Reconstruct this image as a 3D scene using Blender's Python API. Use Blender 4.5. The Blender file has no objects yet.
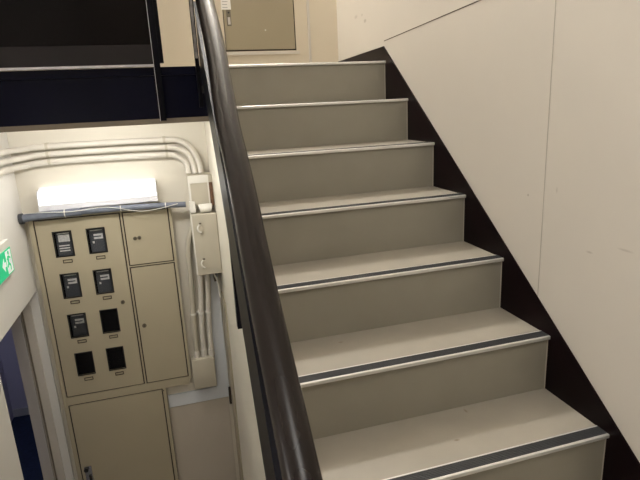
import bpy, bmesh, math, random
from mathutils import Vector, Matrix

random.seed(4)
scene = bpy.context.scene
COL = scene.collection

# ------------------------------------------------------------------ camera
cam_data = bpy.data.cameras.new('camera')
cam_data.sensor_width = 36.0
cam_data.lens = 36.0 * 516.62 / 640.0
cam_data.clip_start = 0.02
cam = bpy.data.objects.new('camera', cam_data)
COL.objects.link(cam)
yaw, pit, rol = -0.27104, -0.25617, 0.04912
R = (Matrix.Rotation(yaw, 3, 'Z') @ Matrix.Rotation(pit, 3, 'X') @ Matrix.Rotation(rol, 3, 'Y'))
rt, fw, up = R.col[0], R.col[1], R.col[2]
M3 = Matrix((rt, up, -fw)).transposed()
cam.matrix_world = Matrix.Translation((-1.0390, -2.4191, -0.1864)) @ M3.to_4x4()
scene.camera = cam

# ------------------------------------------------------------------ world and exposure
world = bpy.data.worlds.new('world'); scene.world = world
world.use_nodes = True
world.node_tree.nodes['Background'].inputs[0].default_value = (1.0, 0.93, 0.82, 1)
world.node_tree.nodes['Background'].inputs[1].default_value = 0.05
scene.view_settings.view_transform = 'Standard'
scene.view_settings.look = 'None'
scene.view_settings.gamma = 1.0
scene.view_settings.use_curve_mapping = False
scene.view_settings.exposure = 0.12

LAMP_LANDING = 140.0      # wall lamp over the landing door
LAMP_STAIR = 29.0         # ceiling lamp over the lower flight
FILL_SOFFIT = 26.0       # added fill lamp under the landing, hidden behind the beam
LAMP_CORRIDOR = 15.0     # lamp on the left wall of the lower corridor
LAMP_LOWER = 2.8         # fluorescent lamp over the meter cabinet
FILL_ROOM = 9.0          # added bluish lamp in the blue room, in place of daylight

# ------------------------------------------------------------------ materials
def mat(name, rgb, rough=0.5, var=0.0, vscale=6.0, bump=0.0, bscale=120.0, metal=0.0, coat=0.0,
        emit=0.0, spec=0.5, ior=1.5, spots=None, spot_rgb=(0.2, 0.15, 0.1)):
    m = bpy.data.materials.new(name); m.use_nodes = True
    nt = m.node_tree; b = nt.nodes['Principled BSDF']
    b.inputs['Base Color'].default_value = (*rgb, 1)
    b.inputs['Roughness'].default_value = rough
    b.inputs['IOR'].default_value = ior
    b.inputs['Metallic'].default_value = metal
    b.inputs['Specular IOR Level'].default_value = spec
    b.inputs['Coat Weight'].default_value = coat
    b.inputs['Coat Roughness'].default_value = 0.08
    tc = nt.nodes.new('ShaderNodeNewGeometry')
    if emit:
        b.inputs['Emission Color'].default_value = (*rgb, 1)
        b.inputs['Emission Strength'].default_value = emit
    last = None
    if var:
        n = nt.nodes.new('ShaderNodeTexNoise'); n.inputs['Scale'].default_value = vscale
        n.inputs['Detail'].default_value = 5
        nt.links.new(tc.outputs['Position'], n.inputs['Vector'])
        r = nt.nodes.new('ShaderNodeValToRGB')
        r.color_ramp.elements[0].position = 0.3; r.color_ramp.elements[1].position = 0.7
        r.color_ramp.elements[0].color = (*[c * (1 - var) for c in rgb], 1)
        r.color_ramp.elements[1].color = (*[min(1, c * (1 + var)) for c in rgb], 1)
        nt.links.new(n.outputs['Fac'], r.inputs['Fac'])
        last = r.outputs['Color']
    if spots:      # small scuffs and smudges with places of their own
        for (x, y, z, sx, sy, sz, amt) in spots:
            s = nt.nodes.new('ShaderNodeVectorMath'); s.operation = 'SUBTRACT'
            nt.links.new(tc.outputs['Position'], s.inputs[0]); s.inputs[1].default_value = (x, y, z)
            d = nt.nodes.new('ShaderNodeVectorMath'); d.operation = 'DIVIDE'
            nt.links.new(s.outputs[0], d.inputs[0]); d.inputs[1].default_value = (sx, sy, sz)
            l = nt.nodes.new('ShaderNodeVectorMath'); l.operation = 'LENGTH'
            nt.links.new(d.outputs[0], l.inputs[0])
            k = nt.nodes.new('ShaderNodeMapRange')
            nt.links.new(l.outputs['Value'], k.inputs['Value'])
            k.inputs['From Min'].default_value = 1.0; k.inputs['From Max'].default_value = 0.3
            k.inputs['To Min'].default_value = 0; k.inputs['To Max'].default_value = amt
            mx = nt.nodes.new('ShaderNodeMixRGB')
            nt.links.new(k.outputs[0], mx.inputs['Fac'])
            if last: nt.links.new(last, mx.inputs['Color1'])
            else: mx.inputs['Color1'].default_value = (*rgb, 1)
            mx.inputs['Color2'].default_value = (*spot_rgb, 1)
            last = mx.outputs['Color']
    if last: nt.links.new(last, b.inputs['Base Color'])
    if bump:
        n = nt.nodes.new('ShaderNodeTexNoise'); n.inputs['Scale'].default_value = bscale
        n.inputs['Detail'].default_value = 3
        nt.links.new(tc.outputs['Position'], n.inputs['Vector'])
        bp = nt.nodes.new('ShaderNodeBump'); bp.inputs['Strength'].default_value = bump
        bp.inputs['Distance'].default_value = 0.002
        nt.links.new(n.outputs['Fac'], bp.inputs['Height'])
        nt.links.new(bp.outputs['Normal'], b.inputs['Normal'])
    return m

M = dict(
    wall=mat('cream_wall', (0.66, 0.59, 0.47), 0.6, 0.02, 3, 0.10, 200),
    wallr=mat('cream_wall_panel', (0.70, 0.655, 0.585), 0.5, 0.02, 2.5, 0.08, 200,
              spots=[(0.01, 0.276, 0.222, .05, .022, .012, .4), (0.01, 0.409, 0.262, .05, .03, .012, .25),
                     (0.01, 0.318, 0.257, .05, .014, .008, .3), (0.01, -1.336, -0.604, .05, .014, .004, .3),
                     (0.01, -1.448, -0.570, .05, .030, .004, .25), (0.01, -1.075, -0.488, .05, .005, .005, .5),
                     (0.01, -1.198, -0.455, .05, .004, .012, .25)]),
    walll=mat('cream_wall_lower', (0.66, 0.62, 0.53), 0.6, 0.02, 3, 0.08, 200),
    white=mat('white_wall', (0.74, 0.72, 0.68), 0.6, 0.015, 3, 0.08, 200),
    curb=mat('pale_stair_wall', (0.76, 0.72, 0.62), 0.45, 0.02, 3, 0.05, 150),
    beige=mat('beige_wall_panel', (0.50, 0.45, 0.38), 0.5, 0.02, 4),
    ceil=mat('ceiling_paint', (0.72, 0.68, 0.6), 0.8),
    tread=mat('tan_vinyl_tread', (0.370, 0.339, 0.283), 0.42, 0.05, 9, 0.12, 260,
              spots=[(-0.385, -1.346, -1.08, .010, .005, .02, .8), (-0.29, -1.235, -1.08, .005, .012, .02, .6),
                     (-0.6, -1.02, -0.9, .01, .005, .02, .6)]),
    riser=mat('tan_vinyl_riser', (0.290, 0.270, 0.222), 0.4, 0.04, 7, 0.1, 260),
    alu=mat('brushed_aluminium', (0.74, 0.73, 0.70), 0.38, 0.03, 40, metal=0.55),
    rubber=mat('dark_grey_rubber', (0.032, 0.034, 0.037), 0.5, 0.1, 60, 0.3, 300),
    stringer=mat('black_brown_paint', (0.006, 0.002, 0.003), 0.3, 0.2, 4, 0.05, 90, spec=0.12),
    rail=mat('dark_brown_vinyl', (0.010, 0.0065, 0.0055), 0.27, 0.15, 12, 0.03, 160, spec=0.5, ior=1.33),
    steel=mat('dark_gloss_steel_paint', (0.006, 0.006, 0.009), 0.35, 0.15, 8, 0.08, 90, spec=0.5, ior=1.15),
    panel=mat('dark_guard_paint', (0.003, 0.002, 0.003), 0.15, 0.2, 3, 0.02, 60, spec=0.12),
    kick=mat('dark_kick_rail_reflection', (0.009, 0.007, 0.010), 0.3, 0.2, 3, 0.02, 60, spec=0.3),  # lighter colour stands in for the reflection low on the guard panel
    navy=mat('navy_black_beam_paint', (0.003, 0.0035, 0.013), 0.3, 0.25, 2.5, 0.06, 70, spec=0.1),
    greymetal=mat('grey_steel_reflection', (0.35, 0.34, 0.34), 0.35, 0.3, 30, metal=0.8),
    strip=mat('greyish_brown_edge', (0.20, 0.165, 0.125), 0.6, 0.08, 8),
    metalhi=mat('pale_steel_edge', (0.55, 0.55, 0.60), 0.35, 0.1, 30, metal=0.8),
    door=mat('olive_beige_door_paint', (0.315, 0.27, 0.185), 0.45, 0.02, 4, 0.05, 150,
             spots=[(-0.43, 0.70, 0.243, .007, .05, .007, .9)], spot_rgb=(0.8, 0.78, 0.7)),
    gap=mat('dark_brown_gap', (0.03, 0.02, 0.012), 0.6),
    cab=mat('olive_beige_enamel', (0.42, 0.37, 0.265), 0.42, 0.02, 4, 0.05, 150),
    cabin=mat('dark_cabinet_inside', (0.003, 0.003, 0.005), 0.6, spec=0.2),
    meter=mat('dark_grey_meter_plastic', (0.045, 0.05, 0.06), 0.4),
    meterface=mat('pale_meter_label', (0.50, 0.50, 0.50), 0.5, 0.2, 90),
    holder=mat('brass_brown_label_holder', (0.05, 0.038, 0.025), 0.5),
    label=mat('cream_paper_label', (0.55, 0.50, 0.38), 0.7),
    lock=mat('dull_lock_metal', (0.16, 0.14, 0.11), 0.4, metal=0.6),
    chrome=mat('chrome', (0.6, 0.6, 0.6), 0.2, metal=1.0),
    black=mat('black_plastic', (0.01, 0.01, 0.01), 0.4),
    conduit=mat('cream_conduit_plastic', (0.64, 0.605, 0.54), 0.35),
    boxp=mat('cream_grey_box_plastic', (0.50, 0.46, 0.37), 0.4, 0.02, 8),
    boxw=mat('white_plastic', (0.72, 0.70, 0.64), 0.4),
    brown=mat('rust_brown_metal', (0.12, 0.06, 0.03), 0.6, 0.3, 40),
    trunk=mat('blue_white_trunking', (0.66, 0.69, 0.73), 0.4),
    foam=mat('blue_grey_pipe_foam', (0.16, 0.18, 0.23), 0.5, 0.15, 30, 0.2, 60),
    lampb=mat('white_lamp_housing', (0.72, 0.72, 0.76), 0.4),
    green=mat('exit_green', (0.0, 0.45, 0.20), 0.4, emit=0.45),
    signw=mat('exit_sign_white', (0.85, 0.9, 0.87), 0.4, emit=0.2),
    paper=mat('white_paper', (0.8, 0.79, 0.76), 0.8),
    ink=mat('grey_ink', (0.25, 0.25, 0.27), 0.8),
    lav=mat('lavender_wall', (0.52, 0.48, 0.56), 0.6, 0.02, 3),
    navyfloor=mat('navy_carpet', (0.010, 0.018, 0.050), 0.9, 0.25, 40, 0.3, 300),
    frame=mat('warm_grey_door_frame', (0.50, 0.47, 0.45), 0.45),
    frame2=mat('pale_door_frame', (0.60, 0.56, 0.50), 0.45),
    floor=mat('grey_beige_floor', (0.33, 0.29, 0.24), 0.45, 0.05, 8),
    caulk=mat('pale_caulk', (0.50, 0.46, 0.39), 0.5),
    seam=mat('dark_seam', (0.10, 0.075, 0.055), 0.7),
    seamf=mat('faint_seam', (0.46, 0.42, 0.36), 0.7),
)
def glass():
    m = bpy.data.materials.new('thin_glass'); m.use_nodes = True
    nt = m.node_tree; nt.nodes.clear()
    o = nt.nodes.new('ShaderNodeOutputMaterial'); mix = nt.nodes.new('ShaderNodeMixShader')
    t = nt.nodes.new('ShaderNodeBsdfTransparent'); g = nt.nodes.new('ShaderNodeBsdfGlossy')
    g.inputs['Roughness'].default_value = 0.05
    f = nt.nodes.new('ShaderNodeFresnel'); f.inputs['IOR'].default_value = 1.12
    nt.links.new(f.outputs[0], mix.inputs[0]); nt.links.new(t.outputs[0], mix.inputs[1])
    nt.links.new(g.outputs[0], mix.inputs[2]); nt.links.new(mix.outputs[0], o.inputs[0])
    return m
M['glass'] = glass()
def emitter(name, rgb, s):
    m = bpy.data.materials.new(name); m.use_nodes = True
    nt = m.node_tree; nt.nodes.clear()
    o = nt.nodes.new('ShaderNodeOutputMaterial'); e = nt.nodes.new('ShaderNodeEmission')
    e.inputs[0].default_value = (*rgb, 1); e.inputs[1].default_value = s
    nt.links.new(e.outputs[0], o.inputs[0]); return m
M['glow_landing'] = emitter('landing_lamp_glow', (1.0, 0.965, 0.92), LAMP_LANDING)
M['glow_stair'] = emitter('stair_lamp_glow', (1.0, 0.97, 0.935), LAMP_STAIR)
M['glow_lower'] = emitter('lower_lamp_glow', (1.0, 0.97, 0.93), LAMP_LOWER)
M['glow_corridor'] = emitter('corridor_lamp_glow', (1.0, 0.96, 0.92), LAMP_CORRIDOR)
M['fill_soffit'] = emitter('soffit_fill_glow', (1.0, 0.97, 0.92), FILL_SOFFIT)
M['fill_room'] = emitter('blue_room_fill_glow', (0.70, 0.78, 1.0), FILL_ROOM)

# ------------------------------------------------------------------ mesh helpers
def nb(): return bmesh.new()
def wloc(o):
    v = Vector((0, 0, 0))
    while o: v += o.location; o = o.parent
    return v
def mk(name, bm, m, parent=None, smooth=False, kind=None, label=None, bevel=0.0):
    """Link one mesh object; its vertices are given in world coordinates."""
    off = wloc(parent) if parent else Vector((0, 0, 0))
    bmesh.ops.recalc_face_normals(bm, faces=bm.faces)
    if bevel:
        eds = [e for e in bm.edges if len(e.link_faces) == 2 and e.calc_face_angle(0) > 0.6]
        bmesh.ops.bevel(bm, geom=eds, offset=bevel, segments=2, affect='EDGES', profile=0.5)
    if not parent:      # a thing of one mesh: origin at its base
        xs = [v.co for v in bm.verts]
        off = Vector(((min(v.x for v in xs) + max(v.x for v in xs)) / 2,
                      (min(v.y for v in xs) + max(v.y for v in xs)) / 2, min(v.z for v in xs)))
    for v in bm.verts: v.co -= off
    me = bpy.data.meshes.new(name); bm.to_mesh(me); bm.free()
    me.materials.append(M[m] if isinstance(m, str) else m)
    if smooth:
        for p in me.polygons: p.use_smooth = True
        try: me.set_sharp_from_angle(angle=math.radians(40))
        except Exception: pass
    o = bpy.data.objects.new(name, me); COL.objects.link(o)
    if parent: o.parent = parent
    else: o.location = off
    if kind: o['kind'] = kind
    if label: o['label'] = label
    return o
def thing(name, label, cat, loc, group=None):
    o = bpy.data.objects.new(name, None); COL.objects.link(o)
    o.location = loc; o.empty_display_size = 0.05
    return tag(o, label, cat, group)
def tag(o, label, cat, group=None):
    o['label'] = label; o['category'] = cat
    if group: o['group'] = group
    return o
def box(bm, x0, x1, y0, y1, z0, z1):
    vs = [bm.verts.new((x, y, z)) for z in (z0, z1) for (x, y) in ((x0, y0), (x1, y0), (x1, y1), (x0, y1))]
    for f in ((0, 1, 2, 3), (4, 5, 6, 7), (0, 1, 5, 4), (1, 2, 6, 5), (2, 3, 7, 6), (3, 0, 4, 7)):
        bm.faces.new([vs[i] for i in f])
    return bm
def B(*a):
    return box(nb(), *a)
def prism(bm, pts, ax, a, b):
    """Extrude a polygon: ax 'x' -> pts are (y,z); 'y' -> (x,z); 'z' -> (x,y)."""
    def p(u, v, w): return {'x': (w, u, v), 'y': (u, w, v), 'z': (u, v, w)}[ax]
    A = [bm.verts.new(p(u, v, a)) for u, v in pts]; C = [bm.verts.new(p(u, v, b)) for u, v in pts]
    bm.faces.new(A); bm.faces.new(C)
    n = len(pts)
    for i in range(n): bm.faces.new([A[i], A[(i + 1) % n], C[(i + 1) % n], C[i]])
    return bm
def cyl(bm, c, d, r, h, n=20):
    """Cylinder from point c along axis direction d for length h."""
    d = Vector(d).normalized(); q = d.to_track_quat('Z', 'Y')
    rings = []
    for t in (0, h):
        rings.append([bm.verts.new(Vector(c) + q @ Vector((r * math.cos(2 * math.pi * i / n), r * math.sin(2 * math.pi * i / n), t))) for i in range(n)])
    bm.faces.new(rings[0]); bm.faces.new(rings[1])
    for i in range(n): bm.faces.new([rings[0][i], rings[0][(i + 1) % n], rings[1][(i + 1) % n], rings[1][i]])
    return bm
def smooth_path(pts, sub=6):
    P = [Vector(p) for p in pts]; out = []
    for i in range(len(P) - 1):
        p0 = P[max(i - 1, 0)]; p1 = P[i]; p2 = P[i + 1]; p3 = P[min(i + 2, len(P) - 1)]
        for k in range(sub):
            t = k / sub
            out.append(0.5 * ((2 * p1) + (-p0 + p2) * t + (2 * p0 - 5 * p1 + 4 * p2 - p3) * t * t + (-p0 + 3 * p1 - 3 * p2 + p3) * t ** 3))
    out.append(P[-1]); return out
def sweep(bm, path, rx, rz=None, n=16, flat=None):
    """Tube along a path (elliptic when rz differs)."""
    rz = rz or rx; rings = []
    N = len(path); a = None
    for i, p in enumerate(path):
        t = (path[min(i + 1, N - 1)] - path[max(i - 1, 0)]).normalized()
        if a is None:
            ref = Vector((1, 0, 0)) if abs(t.x) < 0.8 else Vector((0, 1, 0))
            b = t.cross(ref).normalized(); a = b.cross(t).normalized()
        else:
            a = (a - t * a.dot(t)).normalized(); b = t.cross(a).normalized()
        rings.append([bm.verts.new(p + a * rx * math.cos(2 * math.pi * k / n) + b * rz * math.sin(2 * math.pi * k / n)) for k in range(n)])
    for r0, r1 in zip(rings, rings[1:]):
        for k in range(n): bm.faces.new([r0[k], r0[(k + 1) % n], r1[(k + 1) % n], r1[k]])
    bm.faces.new(rings[0]); bm.faces.new(rings[-1])
    return bm
def plate_holes(bm, x0, x1, z0, z1, y0, y1, holes):
    xs = sorted({x0, x1, *[h[0] for h in holes], *[h[1] for h in holes]})
    zs = sorted({z0, z1, *[h[2] for h in holes], *[h[3] for h in holes]})
    nx, nz = len(xs), len(zs)
    solid = {}
    for i in range(nx - 1):
        for j in range(nz - 1):
            cx = (xs[i] + xs[i + 1]) / 2; cz = (zs[j] + zs[j + 1]) / 2
            solid[i, j] = not any(h[0] < cx < h[1] and h[2] < cz < h[3] for h in holes)
    V = {}
    def v(i, j, y):
        if (i, j, y) not in V: V[i, j, y] = bm.verts.new((xs[i], y, zs[j]))
        return V[i, j, y]
    for (i, j), s in solid.items():
        if not s: continue
        for y in (y0, y1): bm.faces.new([v(i, j, y), v(i + 1, j, y), v(i + 1, j + 1, y), v(i, j + 1, y)])
        for (di, dj, a, b) in ((-1, 0, (i, j), (i, j + 1)), (1, 0, (i + 1, j), (i + 1, j + 1)), (0, -1, (i, j), (i + 1, j)), (0, 1, (i, j + 1), (i + 1, j + 1))):
            if not solid.get((i + di, j + dj), False):
                bm.faces.new([v(*a, y0), v(*b, y0), v(*b, y1), v(*a, y1)])
    return bm
def ring(bm, x0, x1, z0, z1, w, y0, y1):
    return plate_holes(bm, x0, x1, z0, z1, y0, y1, [(x0 + w, x1 - w, z0 + w, z1 - w)])

# ------------------------------------------------------------------ sizes
RISE, RUN, INS = 0.18, 0.24423, 0.00977
NST = 17                                  # risers from the lower floor to the landing
FZ = -RISE * NST                          # lower floor
SL = RISE / RUN
XR = 0.010                                # right wall face
XL = -1.870                               # left wall face
YF, YM, YB = 0.735, 0.772, -5.2           # far wall above / meter wall below / wall behind
CZ = 2.35                                 # ceiling
XC = -0.824                               # outer face of the wall that carries the flight
XI = -0.800                               # inner side of that wall
SB = -0.150                               # underside of the landing

# ------------------------------------------------------------------ structure
S = 'structure'
mk('floor', B(XL, XR, YB, YM, FZ - 0.1, FZ), 'floor', kind=S)
mk('ceiling', B(-2.03, 0.11, YB - 0.1, YM + 0.1, CZ, CZ + 0.1), 'ceil', kind=S)
wr = mk('wall_right', B(XR, XR + 0.1, YB, YM, FZ, CZ), 'wallr', kind=S)
# joints between the wall panels
def seam_strip(p, q, w, m):
    (y0, z0), (y1, z1) = p, q
    d = Vector((y1 - y0, z1 - z0)).normalized(); n = Vector((-d.y, d.x)) * w / 2
    pts = [(y0 + n.x, z0 + n.y), (y1 + n.x, z1 + n.y), (y1 - n.x, z1 - n.y), (y0 - n.x, z0 - n.y)]
    return prism(nb(), pts, 'x', XR - 0.0008, XR + 0.001)
mk('panel_joint', seam_strip((0.030, 0.094), (-1.140, 0.137), 0.0035, 'seam'), 'seam', wr)
mk('panel_joint', seam_strip((-1.140, 2.3), (-1.147, -0.80), 0.0022, 'seamf'), 'seamf', wr)
mk('wall_back', B(-2.03, XR + 0.1, YB - 0.1, YB, FZ, CZ), 'wall', kind=S)
mk('wall_far', B(XL, XR, YF, YM + 0.1, SB, CZ), 'wall', kind=S)
mk('wall_meter', B(XL, XR, YM, YM + 0.1, FZ, SB), 'walll', kind=S)
# left wall with the doorway into the blue room
OY0, OY1, OZ = -0.040, 0.752, -1.150
bm = nb()
pts = [(YB, FZ), (OY0, FZ), (OY0, OZ), (OY1, OZ), (OY1, FZ), (YM + 0.1, FZ), (YM + 0.1, CZ), (YB, CZ)]
prism(bm, pts, 'x', XL - 0.16, XL)
mk('wall_left', bm, 'white', kind=S)
# landing slab
bm = nb(); box(bm, XL, XR, 0.035, YF, SB, -0.004)
mk('floor_landing', bm, 'tread', kind=S)
# wall under the flight: its top edge runs with the steps as a low curb
yb = -(NST - 1) * RUN
top = 0.035
pts = [(yb - 0.3, FZ), (YM, FZ), (YM, SB), (0.035, SB), (0.0, SB), (0.0, -0.004 + 0.0)]
pts += [(-0.004, top - 0.004 * SL - 0.0), (yb - 0.10, (yb - 0.10) * SL + top), (yb - 0.10, FZ)]
pts = [(yb - 0.10, FZ), (YM, FZ), (YM, SB), (0.0, SB), (0.0, 0.0), (-0.045, 0.0), (yb - 0.10, (yb - 0.10) * SL + 0.033)]
mk('wall_stair', prism(nb(), pts, 'x', XC, XI), 'curb', kind=S)
# the room seen through the doorway
RX0, RX1, RY0, RY1 = -2.84, XL - 0.16, -1.2, 2.85
mk('floor', B(RX0, XL, RY0, RY1, FZ - 0.11, FZ - 0.0005 + 0.0), 'navyfloor', kind=S) if False else None
mk('floor_room', B(RX0, RX1, RY0, RY1, FZ - 0.1, FZ), 'navyfloor', kind=S)
mk('floor_threshold', B(RX1, XL, OY0, OY1, FZ - 0.1, FZ), 'navyfloor', kind=S)
mk('wall_room_far', B(RX0 - 0.1, RX1 + 0.1, RY1, RY1 + 0.1, FZ, -0.6), 'lav', kind=S)
mk('wall_room_left', B(RX0 - 0.1, RX0, RY0, RY1, FZ, -0.6), 'lav', kind=S)
mk('wall_room_right', B(RX1, RX1 + 0.1, YM + 0.1, RY1, FZ, -0.6), 'lav', kind=S)
mk('wall_room_near', B(RX0 - 0.1, RX1, RY0 - 0.1, RY0, FZ, -0.6), 'lav', kind=S)
mk('ceiling_room', B(RX0 - 0.1, RX1, RY0 - 0.1, RY1 + 0.1, -0.6, -0.5), 'ceil', kind=S)
mk('baseboard_room', B(RX0, RX1, RY1 - 0.015, RY1, FZ, FZ + 0.08), 'frame', kind=S)

# steel door frame set in the doorway
d1 = mk('door_1', prism(nb(), [(RX1 - 0.0, OY1 - 0.028), (-1.972, OY1 - 0.028), (-1.972, OY1), (RX1, OY1)], 'z', FZ, OZ), 'frame', kind=S)
mk('frame_stop', B(-1.972, -1.915, OY1 - 0.012, OY1, FZ, OZ), 'frame2', d1, label='paler inner strip of the frame')
mk('frame_stop', B(-1.965, -1.958, OY1 - 0.022, OY1 - 0.012, FZ, OZ), 'strip', d1, label='dark rubber gasket line')

# right baseboard / stringer plate of the flight, dark, level along the landing
e = yb - 0.5
# ------------------------------------------------------------------ the flight of steps
st = thing('staircase', 'straight flight of tan vinyl steps with aluminium nosings climbing to the landing', 'staircase', (-0.4, yb, FZ))
XE = XR - 0.006
pts = [(YF, 0.060), (0.030, 0.070), (yb - 0.25, (yb - 0.25 - 0.030) * SL + 0.070), (yb - 0.25, FZ), (yb + 0.3, FZ), (-0.1, -0.45), (YF, -0.23)]
mk('stringer', prism(nb(), pts, 'x', XE, XR - 0.0003), 'stringer', st, label='black-brown stringer plate along the right wall')
for k in range(1, NST + 1):
    yn = -(k - 1) * RUN; z = -(k - 1) * RISE
    # riser: face at yn+INS
    zb = z - RISE
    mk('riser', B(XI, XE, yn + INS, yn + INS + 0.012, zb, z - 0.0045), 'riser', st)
    # tread: from behind the nosing strip to the riser above (the top one is the landing's edge)
    back = yn + RUN + INS if k > 1 else 0.035 + 0.0
    if k > 1:
        mk('tread', B(XI, XE, yn + 0.046, yn + RUN + INS + 0.0, z - 0.03, z), 'tread', st)
    else:
        mk('tread', B(XI, XE, yn + 0.046, YF, z - 0.004, z), 'tread', st)
    # nosing profile: lip at the front, flat leaf on top
    t_ = 0.0035
    prof = [(yn, z - 0.0085), (yn + 0.001, z - 0.0095), (yn + 0.004, z - 0.0095), (yn + 0.004, z - 0.006), (yn + 0.046, z - 0.006), (yn + 0.046, z + 0.0),
            (yn + 0.0445, z + 0.0015), (yn + 0.040, z + 0.0015), (yn + 0.040, z - 0.001), (yn + 0.007, z - 0.001), (yn + 0.007, z + 0.0015), (yn + 0.002, z + 0.0015), (yn, z)]
    n_ = mk('nosing', prism(nb(), prof, 'x', XI, XE), 'alu', st)
    if k == 1: n_['label'] = 'aluminium nosing at the landing edge'
    g = nb()
    box(g, XI, XE, yn + 0.007, yn + 0.040, z - 0.001, z + 0.0016)
    for j in range(6):
        yy = yn + 0.0085 + j * 0.0053
        box(g, XI, XE, yy, yy + 0.003, z + 0.0016, z + 0.0026)
    mk('grip_strip', g, 'rubber', n_, label='dark grey ribbed rubber strip')
    if k < 9:
        mk('caulk_line', B(XE - 0.003, XE, yn + INS - 0.0015, yn + INS, zb, z - 0.0095), 'caulk', st)

# ------------------------------------------------------------------ landing edge beam
bt = thing('steel_beam', 'dark navy painted steel beam under the edge of the upper landing', 'beam', (-1.36, 0.0, -0.235))
bm = nb(); box(bm, XL, -0.842, -0.002, 0.035, -0.213, -0.034)
mk('web', bm, 'navy', bt)
mk('top_flange', B(XL, -0.842, -0.012, 0.035, -0.034, 0.0), 'navy', bt)
mk('edge_strip', B(XL, -0.842, -0.004, 0.035, -0.235, -0.213), 'strip', bt, label='grey-brown strip along the underside')

# ------------------------------------------------------------------ landing guard (solid dark panel)
lg = thing('landing_guard', 'solid dark gloss guard panel standing on the upper landing edge', 'railing', (-1.4, -0.03, 0.0))
mk('guard_panel', B(XL, -1.062, -0.030, -0.024, 0.010, 1.02), 'panel', lg)
mk('kick_rail', B(XL, -1.062, -0.034, -0.026, 0.010, 0.088), 'kick', lg)
mk('bottom_edge', B(XL, -1.062, -0.040, -0.012, 0.001, 0.010), 'metalhi', lg, label='pale metal edge under the panel')
pb = nb(); box(pb, -1.062, -1.036, -0.046, -0.012, -0.222, 1.05)
po = mk('post', pb, 'steel', lg, bevel=0.0015)
mk('post_edge', B(-1.0628, -1.0608, -0.0468, -0.0455, -0.222, 0.30), 'metalhi', po, label='thin pale edge of the post')  # paler strip down one edge of the post
mk('post_flange', B(-1.036, -1.020, -0.040, -0.016, 0.014, 1.05), 'steel', lg)
mk('top_rail', sweep(nb(), [Vector((XL, -0.03, 1.05)), Vector((-1.02, -0.03, 1.05))], 0.026), 'rail', lg, smooth=True)

# ------------------------------------------------------------------ stair railing on the left
rl = thing('stair_railing', 'dark brown handrail with a dark steel side plate up the left of the stairs', 'railing', (-0.9, -1.4, -1.4))
def xg(y): return -0.870 + 0.035 * y
# handrail: centre line slightly curved in plan
H = 0.750
ctl = [(-0.948, -3.6), (-0.938, -2.6), (-0.9275, -1.882), (-0.9245, -1.665), (-0.918, -1.447), (-0.9165, -1.30), (-0.905, -1.078), (-0.902, -0.88), (-0.893, -0.5), (-0.885, -0.05)]
path = smooth_path([(x, y, y * SL + H) for x, y in ctl] + [(-0.884, 0.10, H + 0.02), (-0.884, 0.30, H + 0.03)], 6)
mk('handrail', sweep(nb(), path, 0.0245, 0.0245, 28), 'rail', rl, smooth=True)
# underside flat bar of the handrail
def slab(f0, f1, th, y0, y1, n=24, off=0.0):
    """Plate following xg(y): f0/f1 give lower and upper z over y."""
    bm = nb(); rows = []
    for i in range(n + 1):
        y = y0 + (y1 - y0) * i / n
        x = xg(y) + off
        rows.append([bm.verts.new((x, y, f0(y))), bm.verts.new((x, y, f1(y))), bm.verts.new((x + th, y, f1(y))), bm.verts.new((x + th, y, f0(y)))])
    for a, b in zip(rows, rows[1:]):
        for k in range(4): bm.faces.new([a[k], a[(k + 1) % 4], b[(k + 1) % 4], b[k]])
    bm.faces.new(rows[0]); bm.faces.new(rows[-1])
    return bm
def ht(y): return 0.27 + (0.45 - 0.27) * min(1, max(0, -y / 1.4))
def hb(y): return 0.00 + 0.11 * min(1, max(0, -y / 0.7))
mk('side_plate', slab(lambda y: y * SL + hb(y), lambda y: y * SL + ht(y) - 0.012, 0.006, -3.6, -0.02), 'steel', rl)
mk('plate_rim', slab(lambda y: y * SL + ht(y) - 0.012, lambda y: y * SL + ht(y), 0.012, -3.6, -0.02, off=-0.003), 'steel', rl)
for yp, zb in ((-0.93, -0.835), (-0.012, -0.173), (-1.9, -1.56), (-2.85, -2.26)):
    newel = yp > -0.1
    x = xg(yp) + (-0.020 if newel else 0.000)
    w = 0.0165 if newel else 0.0205
    p = nb(); box(p, x, x + w, yp - 0.018, yp + 0.010, zb, yp * SL + (0.77 if newel else 0.74))
    po = mk('post', p, 'steel', rl, bevel=0.001)
    if newel: mk('post_face', B(x + 0.002, x + w - 0.004, yp - 0.0195, yp - 0.018, 0.03, 0.76), 'greymetal', po, label='grey face of the top post, its reflection put into the colour')  # pale grey stands in for the reflection on the dark post
    mk('post_bracket', B(x + w, XC, yp - 0.012, yp + 0.008, zb + 0.06, zb + 0.09), 'black', rl)

# ------------------------------------------------------------------ upper door (shaft door on the landing)
d2 = mk('door_2', ring(nb(), -0.684, -0.234, 0.112, 1.60, 0.018, YF - 0.010, YF), 'wall', kind=S)
mk('door_gap', B(-0.667, -0.251, YF - 0.004, YF, 0.128, 1.583), 'gap', d2, label='dark gap around the leaf')
mk('door_leaf', B(-0.662, -0.258, YF - 0.012, YF - 0.004, 0.138, 1.578), 'door', d2, label='olive beige steel leaf', bevel=0.002)
mk('door_sill', B(-0.684, -0.234, YF - 0.014, YF - 0.010, 0.110, 0.127), 'frame2', d2)
hp = mk('handle_plate', B(-0.646, -0.622, YF - 0.015, YF - 0.012, 0.266, 0.352), 'lock', d2, bevel=0.001)
hp['label'] = 'small flush pull handle'
mk('handle_recess', B(-0.641, -0.627, YF - 0.0158, YF - 0.015, 0.274, 0.312), 'frame', hp)
mk('keyhole', cyl(nb(), (-0.634, YF - 0.015, 0.336), (0, -1, 0), 0.005, 0.0015, 14), 'black', hp)
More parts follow.
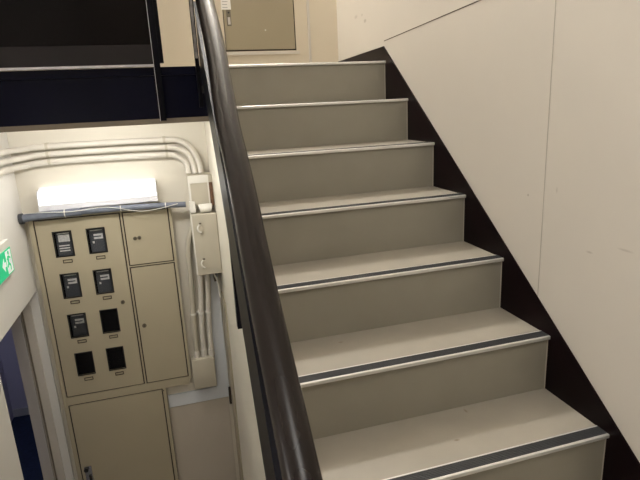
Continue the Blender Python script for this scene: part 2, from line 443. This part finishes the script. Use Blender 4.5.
nt_ = thing('paper_notice', 'small white paper notice taped on the landing door', 'notice', (-0.655, YF - 0.013, 0.348))
mk('sheet', B(-0.672, -0.618, YF - 0.0135, YF - 0.0122, 0.352, 0.46), 'paper', nt_)
g = nb()
for i in range(6):
    box(g, -0.665, -0.665 + random.uniform(.025, .04), YF - 0.0139, YF - 0.0135, 0.362 + i * 0.015, 0.3645 + i * 0.015)
mk('print_lines', g, 'ink', nt_)
# door frame strip on the right of that door, against the corner
mk('trim_1', B(-0.175, -0.160, YF - 0.006, YF, 0.0, CZ), 'frame2', kind=S)

# ------------------------------------------------------------------ meter cabinet
Y0 = 0.722
cx0, cx1 = -1.838, -1.073
cab = thing('meter_cabinet', 'olive beige electric meter cabinet with eight small windows below the lamp', 'cabinet', (-1.45, 0.75, FZ))
# body: dark inside and frame strips
bm = nb()
prism(bm, [(cx0, FZ), (-1.238, FZ), (-1.238, -1.862), (cx1, -1.862), (cx1, -0.722), (cx0, -0.722)], 'y', YM - 0.012, YM)
mk('back_plate', bm, 'cabin', cab)
G = 0.0035
bm = nb()
def L(x0, x1, z0, z1): box(bm, x0, x1, Y0, YM - 0.012, z0, z1)
L(cx0, -1.815, FZ, -0.722)                              # left stile
L(-1.815, cx1, -0.733, -0.722)                          # top
L(-1.358, -1.349, -1.840, -0.733)                       # middle stile
L(-1.349, -1.088, -1.068, -1.062)                       # between the right doors
L(-1.088, cx1, -1.862, -0.733)                          # right stile
L(-1.815, -1.088, -1.893, -1.840)                       # rail above the lower door
L(-1.258, -1.238, FZ, -1.893)                           # lower right stile
mk('frame', bm, 'cab', cab)
# dark lines: backing just behind the door fronts
bm = nb(); box(bm, -1.815, -1.088, Y0 + 0.012, Y0 + 0.014, -1.840, -1.832)
mk('door_seal', bm, 'gap', cab)
def cdoor(x0, x1, z0, z1, holes=()):
    w = 0.0075
    mk('door_seal', plate_holes(nb(), x0, x1, z0, z1, Y0 + 0.006, Y0 + 0.009, list(holes)), 'gap', cab)
    return mk('door', plate_holes(nb(), x0 + w, x1 - w, z0 + w, z1 - w, Y0 - 0.002, Y0 + 0.006, list(holes)), 'cab', cab)
cols = ((-1.725, -1.632), (-1.548, -1.455)); rows = (-0.812, -1.062, -1.313, -1.562)
holes = [(a, b, z - 0.143, z) for z in rows for a, b in cols]
dm = cdoor(-1.815, -1.358, -1.840, -0.733, holes)
dt = cdoor(-1.349, -1.088, -1.062, -0.733)
dr = cdoor(-1.349, -1.088, -1.840, -1.068)
dl = cdoor(-1.815, -1.258, FZ + 0.06, -1.893)
dm['label'] = 'door with two columns of four windows'
dl['label'] = 'large blank lower door'
mn = {(0, 0): 'top left', (0, 1): 'top right', (1, 0): 'second row left', (1, 1): 'second row right', (2, 0): 'third row left'}
for i, z in enumerate(rows):
    for j, (a, b) in enumerate(cols):
        w = mk('window_frame', ring(nb(), a - 0.004, b + 0.004, z - 0.147, z + 0.004, 0.006, Y0 - 0.005, Y0 - 0.002), 'cab' if False else 'black', dm)
        mk('window_glass', B(a, b, Y0 + 0.001, Y0 + 0.003, z - 0.143, z), 'glass', dm)
        cx = (a + b) / 2 + 0.006
        hdl = mk('label_holder', ring(nb(), cx - 0.025, cx + 0.025, z - 0.184, z - 0.164, 0.004, Y0 - 0.005, Y0 - 0.002), 'holder', dm)
        if (i, j) in mn:
            m_ = thing('electric_meter', 'dark electric meter behind the %s window of the meter cabinet' % mn[i, j], 'meter', ((a + b) / 2, YM - 0.03, z - 0.143), 'electric meters in the cabinet')
            mk('meter_body', B(a + 0.006, b - 0.006, Y0 + 0.016, YM - 0.012, z - 0.150, z - 0.006), 'meter', m_, bevel=0.004)
            f = nb()
            if (i, j) == (0, 0):
                box(f, a + 0.020, b - 0.014, Y0 + 0.0135, Y0 + 0.016, z - 0.062, z - 0.022)
                for q in range(3): box(f, a + 0.018, b - 0.02, Y0 + 0.0140, Y0 + 0.016, z - 0.088 - q * 0.015, z - 0.082 - q * 0.015)
            else:
                box(f, a + 0.030, b - 0.014, Y0 + 0.0135, Y0 + 0.016, z - 0.047, z - 0.036)
                box(f, a + 0.030, b - 0.014, Y0 + 0.0135, Y0 + 0.016, z - 0.066, z - 0.055)
                box(f, b - 0.022, b - 0.014, Y0 + 0.0135, Y0 + 0.016, z - 0.055, z - 0.047)
                box(f, a + 0.020, a + 0.030, Y0 + 0.0135, Y0 + 0.016, z - 0.090, z - 0.078)
            mk('meter_dial', f, 'meterface', m_)
            mk('top_label', B(a + 0.014, b - 0.014, Y0 + 0.0140, Y0 + 0.016, z - 0.016, z - 0.011), 'meterface', m_)
def lock(x, z, par, r=0.010):
    o = mk('lock', cyl(nb(), (x, Y0 - 0.002, z), (0, -1, 0), r, 0.005, 20), 'lock', par, smooth=True)
    mk('key_slot', B(x - 0.0012, x + 0.0012, Y0 - 0.0078, Y0 - 0.007, z - 0.005, z + 0.005), 'black', o)
lock(-1.414, -1.277, dm, 0.012); lock(-1.312, -1.447, dr, 0.013)
lock(-1.294, -0.896, dt, 0.011); lock(-1.270, -0.894, dt, 0.011)
hh = mk('handle', B(-1.790, -1.748, Y0 - 0.006, Y0 - 0.002, -2.52, -2.335), 'chrome', dl, bevel=0.001); hh['label'] = 'chrome flush handle'
mk('handle_lever', B(-1.770, -1.755, Y0 - 0.014, Y0 - 0.006, -2.50, -2.40), 'black', hh)
mk('handle_lock', cyl(nb(), (-1.779, Y0 - 0.006, -2.355), (0, -1, 0), 0.014, 0.012, 18), 'black', hh, smooth=True)
mk('door_edge_block', B(-1.262, -1.25, Y0 - 0.006, Y0 - 0.002, -1.910, -1.902), 'lock', dl)

# ------------------------------------------------------------------ fluorescent lamp over the cabinet
la = thing('wall_lamp', 'bright white fluorescent batten lamp mounted above the meter cabinet', 'lamp', (-1.455, YM, -0.69))
lx0, lx1 = -1.765, -1.141
mk('housing', prism(nb(), [(YM, -0.690), (YM - 0.066, -0.688), (YM - 0.074, -0.682), (YM - 0.072, -0.652), (YM - 0.02, -0.652), (YM, -0.560)], 'x', lx0, lx1), 'lampb', la)
mk('diffuser', prism(nb(), [(YM - 0.002, -0.572), (YM - 0.035, -0.576), (YM - 0.062, -0.588), (YM - 0.070, -0.625), (YM - 0.070, -0.650), (YM - 0.022, -0.648)], 'x', lx0 + 0.004, lx1 - 0.004), 'glow_lower', la, label='glowing white diffuser')
for x in (lx0 - 0.002, lx1 - 0.002):
    mk('end_cap', prism(nb(), [(YM, -0.569), (YM - 0.036, -0.573), (YM - 0.064, -0.586), (YM - 0.076, -0.683), (YM, -0.692)], 'x', x, x + 0.005), 'lampb', la)
for x in (lx0 + 0.03, lx1 - 0.06):
    mk('clip', prism(nb(), [(x, -0.680), (x + 0.028, -0.680), (x + 0.020, -0.652), (x + 0.010, -0.652)], 'y', YM - 0.079, YM - 0.070), 'lampb', la)

# ------------------------------------------------------------------ insulated pipe along the cabinet top
ip = thing('insulated_pipe', 'blue-grey foam insulated pipe running along the top of the meter cabinet', 'pipe', (-1.43, 0.69, -0.73))
pp = smooth_path([(XL + 0.004, 0.692, -0.713), (-1.78, 0.692, -0.706), (-1.6, 0.69, -0.703), (-1.3, 0.688, -0.705), (-1.1, 0.686, -0.711), (-0.985, 0.684, -0.717)], 6)
bm = nb(); sweep(bm, pp[:14], 0.0215, n=18)
mk('foam_sleeve', bm, 'foam', ip, smooth=True)
mk('foam_sleeve', sweep(nb(), pp[13:], 0.0165, n=18), 'foam', ip, smooth=True)
for x in (-1.645, -1.37, -1.10):
    k = min(pp, key=lambda p: abs(p.x - x))
    mk('cable_tie', cyl(nb(), (k.x - 0.002, k.y, k.z), (1, 0, 0), 0.0235 if x < -1.5 else 0.0185, 0.005, 18), 'boxw', ip, smooth=True)
mk('end_collar', cyl(nb(), (XL, 0.692, -0.713), (1, 0, 0.05), 0.029, 0.022, 18), 'meter', ip, smooth=True)
wv = smooth_path([(XL + 0.03, 0.668, -0.681), (-1.72, 0.664, -0.685), (-1.6, 0.663, -0.693), (-1.45, 0.664, -0.685), (-1.37, 0.666, -0.696), (-1.25, 0.664, -0.726), (-1.15, 0.664, -0.725), (-1.03, 0.666, -0.705)], 6)
tag(mk('thin_cable', sweep(nb(), wv, 0.0019, n=8), 'boxw', smooth=True), 'thin white cable tied along the blue-grey insulated pipe', 'cable')

# ------------------------------------------------------------------ conduits above
R_ = 0.0165
cu = [
    ('top of the three cream conduits bending over the lamp',
     [(XL + 0.003, -1.545, -0.365), (XL + 0.016, -1.510, -0.365), (XL + 0.02, -1.42, -0.365), (XL + 0.02, -0.35, -0.365), (XL + 0.02, 0.30, -0.346), (-1.852, 0.60, -0.345), (-1.800, 0.722, -0.344), (-1.679, 0.735, -0.337), (-1.35, 0.735, -0.337), (-1.064, 0.735, -0.341), (-0.985, 0.735, -0.350), (-0.922, 0.735, -0.395), (-0.887, 0.730, -0.470), (-0.876, 0.715, -0.545)]),
    ('middle one of the three cream conduits bending over the lamp',
     [(XL + 0.003, -1.545, -0.415), (XL + 0.016, -1.510, -0.415), (XL + 0.02, -1.42, -0.415), (XL + 0.02, -0.35, -0.415), (XL + 0.02, 0.30, -0.394), (-1.852, 0.60, -0.392), (-1.800, 0.722, -0.389), (-1.681, 0.735, -0.379), (-1.35, 0.735, -0.378), (-1.057, 0.735, -0.383), (-0.998, 0.735, -0.392), (-0.942, 0.735, -0.425), (-0.917, 0.730, -0.490), (-0.912, 0.715, -0.545)]),
    ('lowest of the three cream conduits, nearest above the lamp',
     [(XL + 0.003, -1.545, -0.462), (XL + 0.016, -1.510, -0.462), (XL + 0.02, -1.42, -0.462), (XL + 0.02, -0.35, -0.462), (XL + 0.02, 0.30, -0.438), (-1.852, 0.60, -0.436), (-1.800, 0.722, -0.432), (-1.678, 0.735, -0.420), (-1.35, 0.735, -0.419), (-1.057, 0.735, -0.425), (-1.012, 0.735, -0.435), (-0.966, 0.735, -0.465), (-0.950, 0.730, -0.505), (-0.948, 0.715, -0.545)]),
]
for lab, pts in cu:
    c = thing('conduit', lab, 'conduit', (pts[8][0], 0.735, pts[8][2]), 'upper cream conduits')
    mk('tube', sweep(nb(), smooth_path(pts, 7), R_, n=14), 'conduit', c, smooth=True)
    for q in (7, 9):
        x, y, z = pts[q]
        mk('clamp', cyl(nb(), (x - 0.007, y, z), (1, 0, 0), R_ + 0.0035, 0.014, 16), 'boxp', c, smooth=True)
        mk('clamp_base', B(x - 0.007, x + 0.007, y, YM, z - 0.02, z + 0.02), 'boxp', c)

# ------------------------------------------------------------------ boxes in the corner
ub = thing('junction_box', 'smaller cream box in the corner under the ends of the upper conduits', 'box', (-0.9, 0.66, -0.72))
mk('body', B(-0.960, XC - 0.002, 0.610, YM, -0.722, -0.545), 'boxp', ub, bevel=0.003)
mk('front_frame', plate_holes(nb(), -0.962, XC - 0.022, -0.722, -0.543, 0.604, 0.610, [(-0.950, XC - 0.030, -0.722 + .004, -0.588)]), 'boxw', ub)
mk('brown_side_strip', B(XC - 0.022, XC - 0.002, 0.600, 0.610, -0.722, -0.588), 'brown', ub, label='rusty brown strip at the right side')
tag(mk('cable_gland', prism(nb(), [(-0.968, -0.748), (-0.935, -0.748), (-0.935, -0.690), (-0.968, -0.684)], 'y', 0.560, 0.600), 'boxw', bevel=0.003), 'white plastic block on the left of the larger box top', 'fitting')
tag(mk('rounded_hub', sweep(nb(), [Vector((-0.915, 0.565, -0.730)), Vector((-0.905, 0.565, -0.728)), Vector((-0.86, 0.565, -0.728)), Vector((-0.848, 0.565, -0.730))], 0.026, n=18), 'boxw', smooth=True), 'rounded white hub on top of the larger box', 'fitting')
bb = thing('junction_box', 'larger cream electrical box with two round latches in the corner', 'box', (-0.89, 0.6, -1.12))
mk('mount_bracket', B(-0.862, -0.846, 0.712, YM, -0.95, -0.85), 'boxp', bb)
mk('body', B(-0.968, XC - 0.002, 0.545, 0.712, -1.115, -0.756), 'boxp', bb, bevel=0.004)
mk('cover', B(-0.970, XC - 0.001, 0.530, 0.543, -1.117, -0.754), 'boxp', bb, bevel=0.005)
mk('cover_edge', B(-0.970, -0.962, 0.527, 0.530, -1.113, -0.758), 'boxw', bb, label='pale vertical edge on the left')
for z in (-0.835, -1.045):
    lt = mk('latch', cyl(nb(), (-0.925, 0.530, z), (0, -1, 0), 0.019, 0.008, 20), 'boxp', bb, smooth=True)
    mk('latch_handle', sweep(nb(), smooth_path([(-0.925, 0.520, z + 0.024), (-0.937, 0.518, z + 0.008), (-0.935, 0.518, z - 0.012), (-0.920, 0.520, z - 0.024)], 5), 0.005, n=8), 'boxw', lt, smooth=True)
    mk('latch_pin', B(-0.929, -0.915, 0.518, 0.522, z + 0.025, z + 0.033), 'lock', lt)
# ------------------------------------------------------------------ vertical conduits below the box
bot = -1.722
for i, (lab, xt, xb) in enumerate((('left of three upright cream conduits under the larger box', -0.992, -1.022),
                                   ('middle of three upright cream conduits under the larger box', -0.945, -0.976),
                                   ('right of three upright cream conduits under the larger box', -0.900, -0.930))):
    c = thing('conduit', lab, 'conduit', (xb, 0.735, bot), 'upright cream conduits')
    if i == 0: p = [(-0.955, 0.735, -0.86), (-0.985, 0.735, -0.93), (-1.002, 0.735, -1.04), (-1.006, 0.735, -1.20), (-1.018, 0.735, -1.50), (xb, 0.735, bot)]
    else: p = [(xt, 0.735, -1.116), (xt - 0.006, 0.735, -1.25), (xb + 0.005, 0.735, -1.5), (xb, 0.735, bot)]
    mk('tube', sweep(nb(), smooth_path(p, 6), 0.0165, n=14), 'conduit' if i else 'boxp', c, smooth=True)
    mk('coupling', cyl(nb(), (xb, 0.735, bot), (0, 0, 1), 0.0205, 0.045, 16), 'conduit', c, smooth=True)
    zc = -1.43
    mk('clamp', cyl(nb(), (xb + 0.008, 0.735, zc), (0, 0, 1), 0.0200, 0.012, 16), 'boxw', c, smooth=True)
    mk('clamp_base', B(xb - 0.012, xb + 0.028, 0.742, YM, zc, zc + 0.012), 'boxw', c)
tag(mk('pull_box', B(-1.062, -0.918, 0.690, YM, -1.925, bot), 'boxp', bevel=0.008, smooth=True), 'small square cream box at the foot of the upright conduits', 'box')
# trunking, corner shape
bm = prism(nb(), [(-0.900, -1.10), (-0.838, -1.10), (-0.838, -2.060), (-1.234, -2.060), (-1.234, -1.972), (-0.918, -1.972)], 'y', 0.756, YM)
tag(mk('trunking', bm, 'trunk', bevel=0.003), 'blue-white L-shaped wall trunking to the right of the meter cabinet', 'trunking')
# beige panel below the trunking
mk('trim_2', B(-1.234, -0.852, YM - 0.012, YM, FZ, -2.062), 'beige', kind=S)
# narrow door frame edge on the side wall with its hinge
d3 = mk('door_3', B(XC - 0.008, XC, 0.50, 0.742, FZ, -1.30), 'cab', kind=S)
mk('hinge', cyl(nb(), (XC - 0.014, 0.735, -2.10), (0, 0, 1), 0.010, 0.12, 12), 'gap', d3, smooth=True, label='dark brown hinge')
# small fittings under the larger box
tag(mk('cable_clip', B(-0.868, -0.852, 0.655, YM, -1.205, -1.13), 'gap', bevel=0.002), 'small brown clip below the larger box', 'clip')
tag(mk('loose_cable', sweep(nb(), smooth_path([(-0.872, 0.62, -1.117), (-0.866, 0.62, -1.15), (-0.850, 0.61, -1.20), (-0.846, 0.60, -1.29)], 6), 0.005, n=8), 'boxw', smooth=True), 'short white cable hanging below the larger box', 'cable')

# ------------------------------------------------------------------ exit sign on the left wall
ex = thing('exit_sign', 'green and white running figure exit sign on the left wall', 'sign', (XL, 0.26, -0.94))
sy0, sy1 = 0.04, 0.368
mk('housing', B(XL, XL + 0.022, sy0, sy1, -0.916, -0.748), 'boxw', ex, bevel=0.003)
mk('green_face', B(XL + 0.022, XL + 0.0235, sy0 + 0.008, sy1 - 0.006, -0.908, -0.786), 'green', ex)
f = XL + 0.0235
mk('doorway_symbol', B(f, f + 0.001, 0.270, 0.350, -0.902, -0.794), 'signw', ex)
g = nb()
def lim(a, b, w):
    (y0, z0), (y1, z1) = a, b
    d = Vector((y1 - y0, z1 - z0)).normalized(); n = Vector((-d.y, d.x)) * w / 2
    prism(g, [(y0 + n.x, z0 + n.y), (y1 + n.x, z1 + n.y), (y1 - n.x, z1 - n.y), (y0 - n.x, z0 - n.y)], 'x', f + 0.001, f + 0.0018)
def F(y, z): return (y - 0.032, -0.848 + (z + 0.855) * 0.72)
for a, b, w in (((0.335, -0.815), (0.325, -0.862), 0.018), ((0.325, -0.860), (0.352, -0.885), 0.012), ((0.352, -0.885), (0.345, -0.915), 0.010),
                ((0.325, -0.860), (0.308, -0.885), 0.012), ((0.338, -0.818), (0.365, -0.838), 0.008), ((0.333, -0.818), (0.310, -0.835), 0.008)):
    lim(F(*a), F(*b), w)
cyl(g, (f + 0.001, *F(0.345, -0.797)), (1, 0, 0), 0.010, 0.0008, 14)
mk('running_figure', g, 'green', ex)
g = nb()
prism(g, [(0.20, -0.848), (0.235, -0.815), (0.235, -0.837), (0.258, -0.837), (0.258, -0.859), (0.235, -0.859), (0.235, -0.881)], 'x', f, f + 0.001)
mk('arrow_symbol', g, 'signw', ex)

# ------------------------------------------------------------------ lamps outside the frame
l1 = thing('wall_lamp', 'long lamp on the wall above the landing door', 'lamp', (-0.62, YF, 1.86))
mk('housing', B(-1.00, -0.10, YF - 0.03, YF, 1.86, 1.98), 'lampb', l1)
mk('diffuser', prism(nb(), [(YF - 0.03, 1.865), (YF - 0.08, 1.875), (YF - 0.10, 1.91), (YF - 0.08, 1.965), (YF - 0.03, 1.975)], 'x', -0.99, -0.11), 'glow_landing', l1)
l2 = thing('ceiling_lamp', 'long ceiling lamp over the lower flight', 'lamp', (-1.0, -3.0, CZ - 0.09))
mk('housing', B(-1.60, -0.40, -3.06, -2.94, CZ - 0.04, CZ), 'lampb', l2)
mk('diffuser', prism(nb(), [(-3.10, CZ - 0.04), (-3.09, CZ - 0.075), (-3.04, CZ - 0.09), (-2.96, CZ - 0.09), (-2.91, CZ - 0.075), (-2.90, CZ - 0.04)], 'x', -1.62, -0.38), 'glow_stair', l2)
l3 = thing('ceiling_lamp', 'added ceiling lamp standing in for daylight in the blue room', 'lamp', (-2.43, 1.3, -0.64))  # unseen lamp put in to give the room its bluish daylight
mk('housing', B(-2.63, -2.23, 1.0, 1.6, -0.63, -0.60), 'lampb', l3)
mk('diffuser', B(-2.61, -2.25, 1.02, 1.58, -0.64, -0.63), 'fill_room', l3)
l4 = thing('wall_lamp', 'lamp on the left wall of the lower corridor', 'lamp', (XL, -2.3, -0.55))
mk('housing', B(XL, XL + 0.03, -2.9, -1.7, -0.55, -0.43), 'lampb', l4)
mk('diffuser', prism(nb(), [(XL + 0.03, -0.545), (XL + 0.08, -0.53), (XL + 0.09, -0.49), (XL + 0.08, -0.45), (XL + 0.03, -0.435)], 'y', -2.89, -1.71), 'glow_corridor', l4)
l5 = thing('ceiling_lamp', 'added fill lamp under the landing, unseen behind the navy beam', 'lamp', (-1.35, 0.14, -0.222))  # unseen lamp added to brighten the meter wall from above
mk('housing', B(-1.75, -1.0, 0.12, 0.20, -0.175, SB), 'lampb', l5)
mk('diffuser', prism(nb(), [(0.11, -0.175), (0.12, -0.215), (0.14, -0.222), (0.18, -0.222), (0.20, -0.215), (0.21, -0.175)], 'x', -1.74, -1.01), 'fill_soffit', l5)
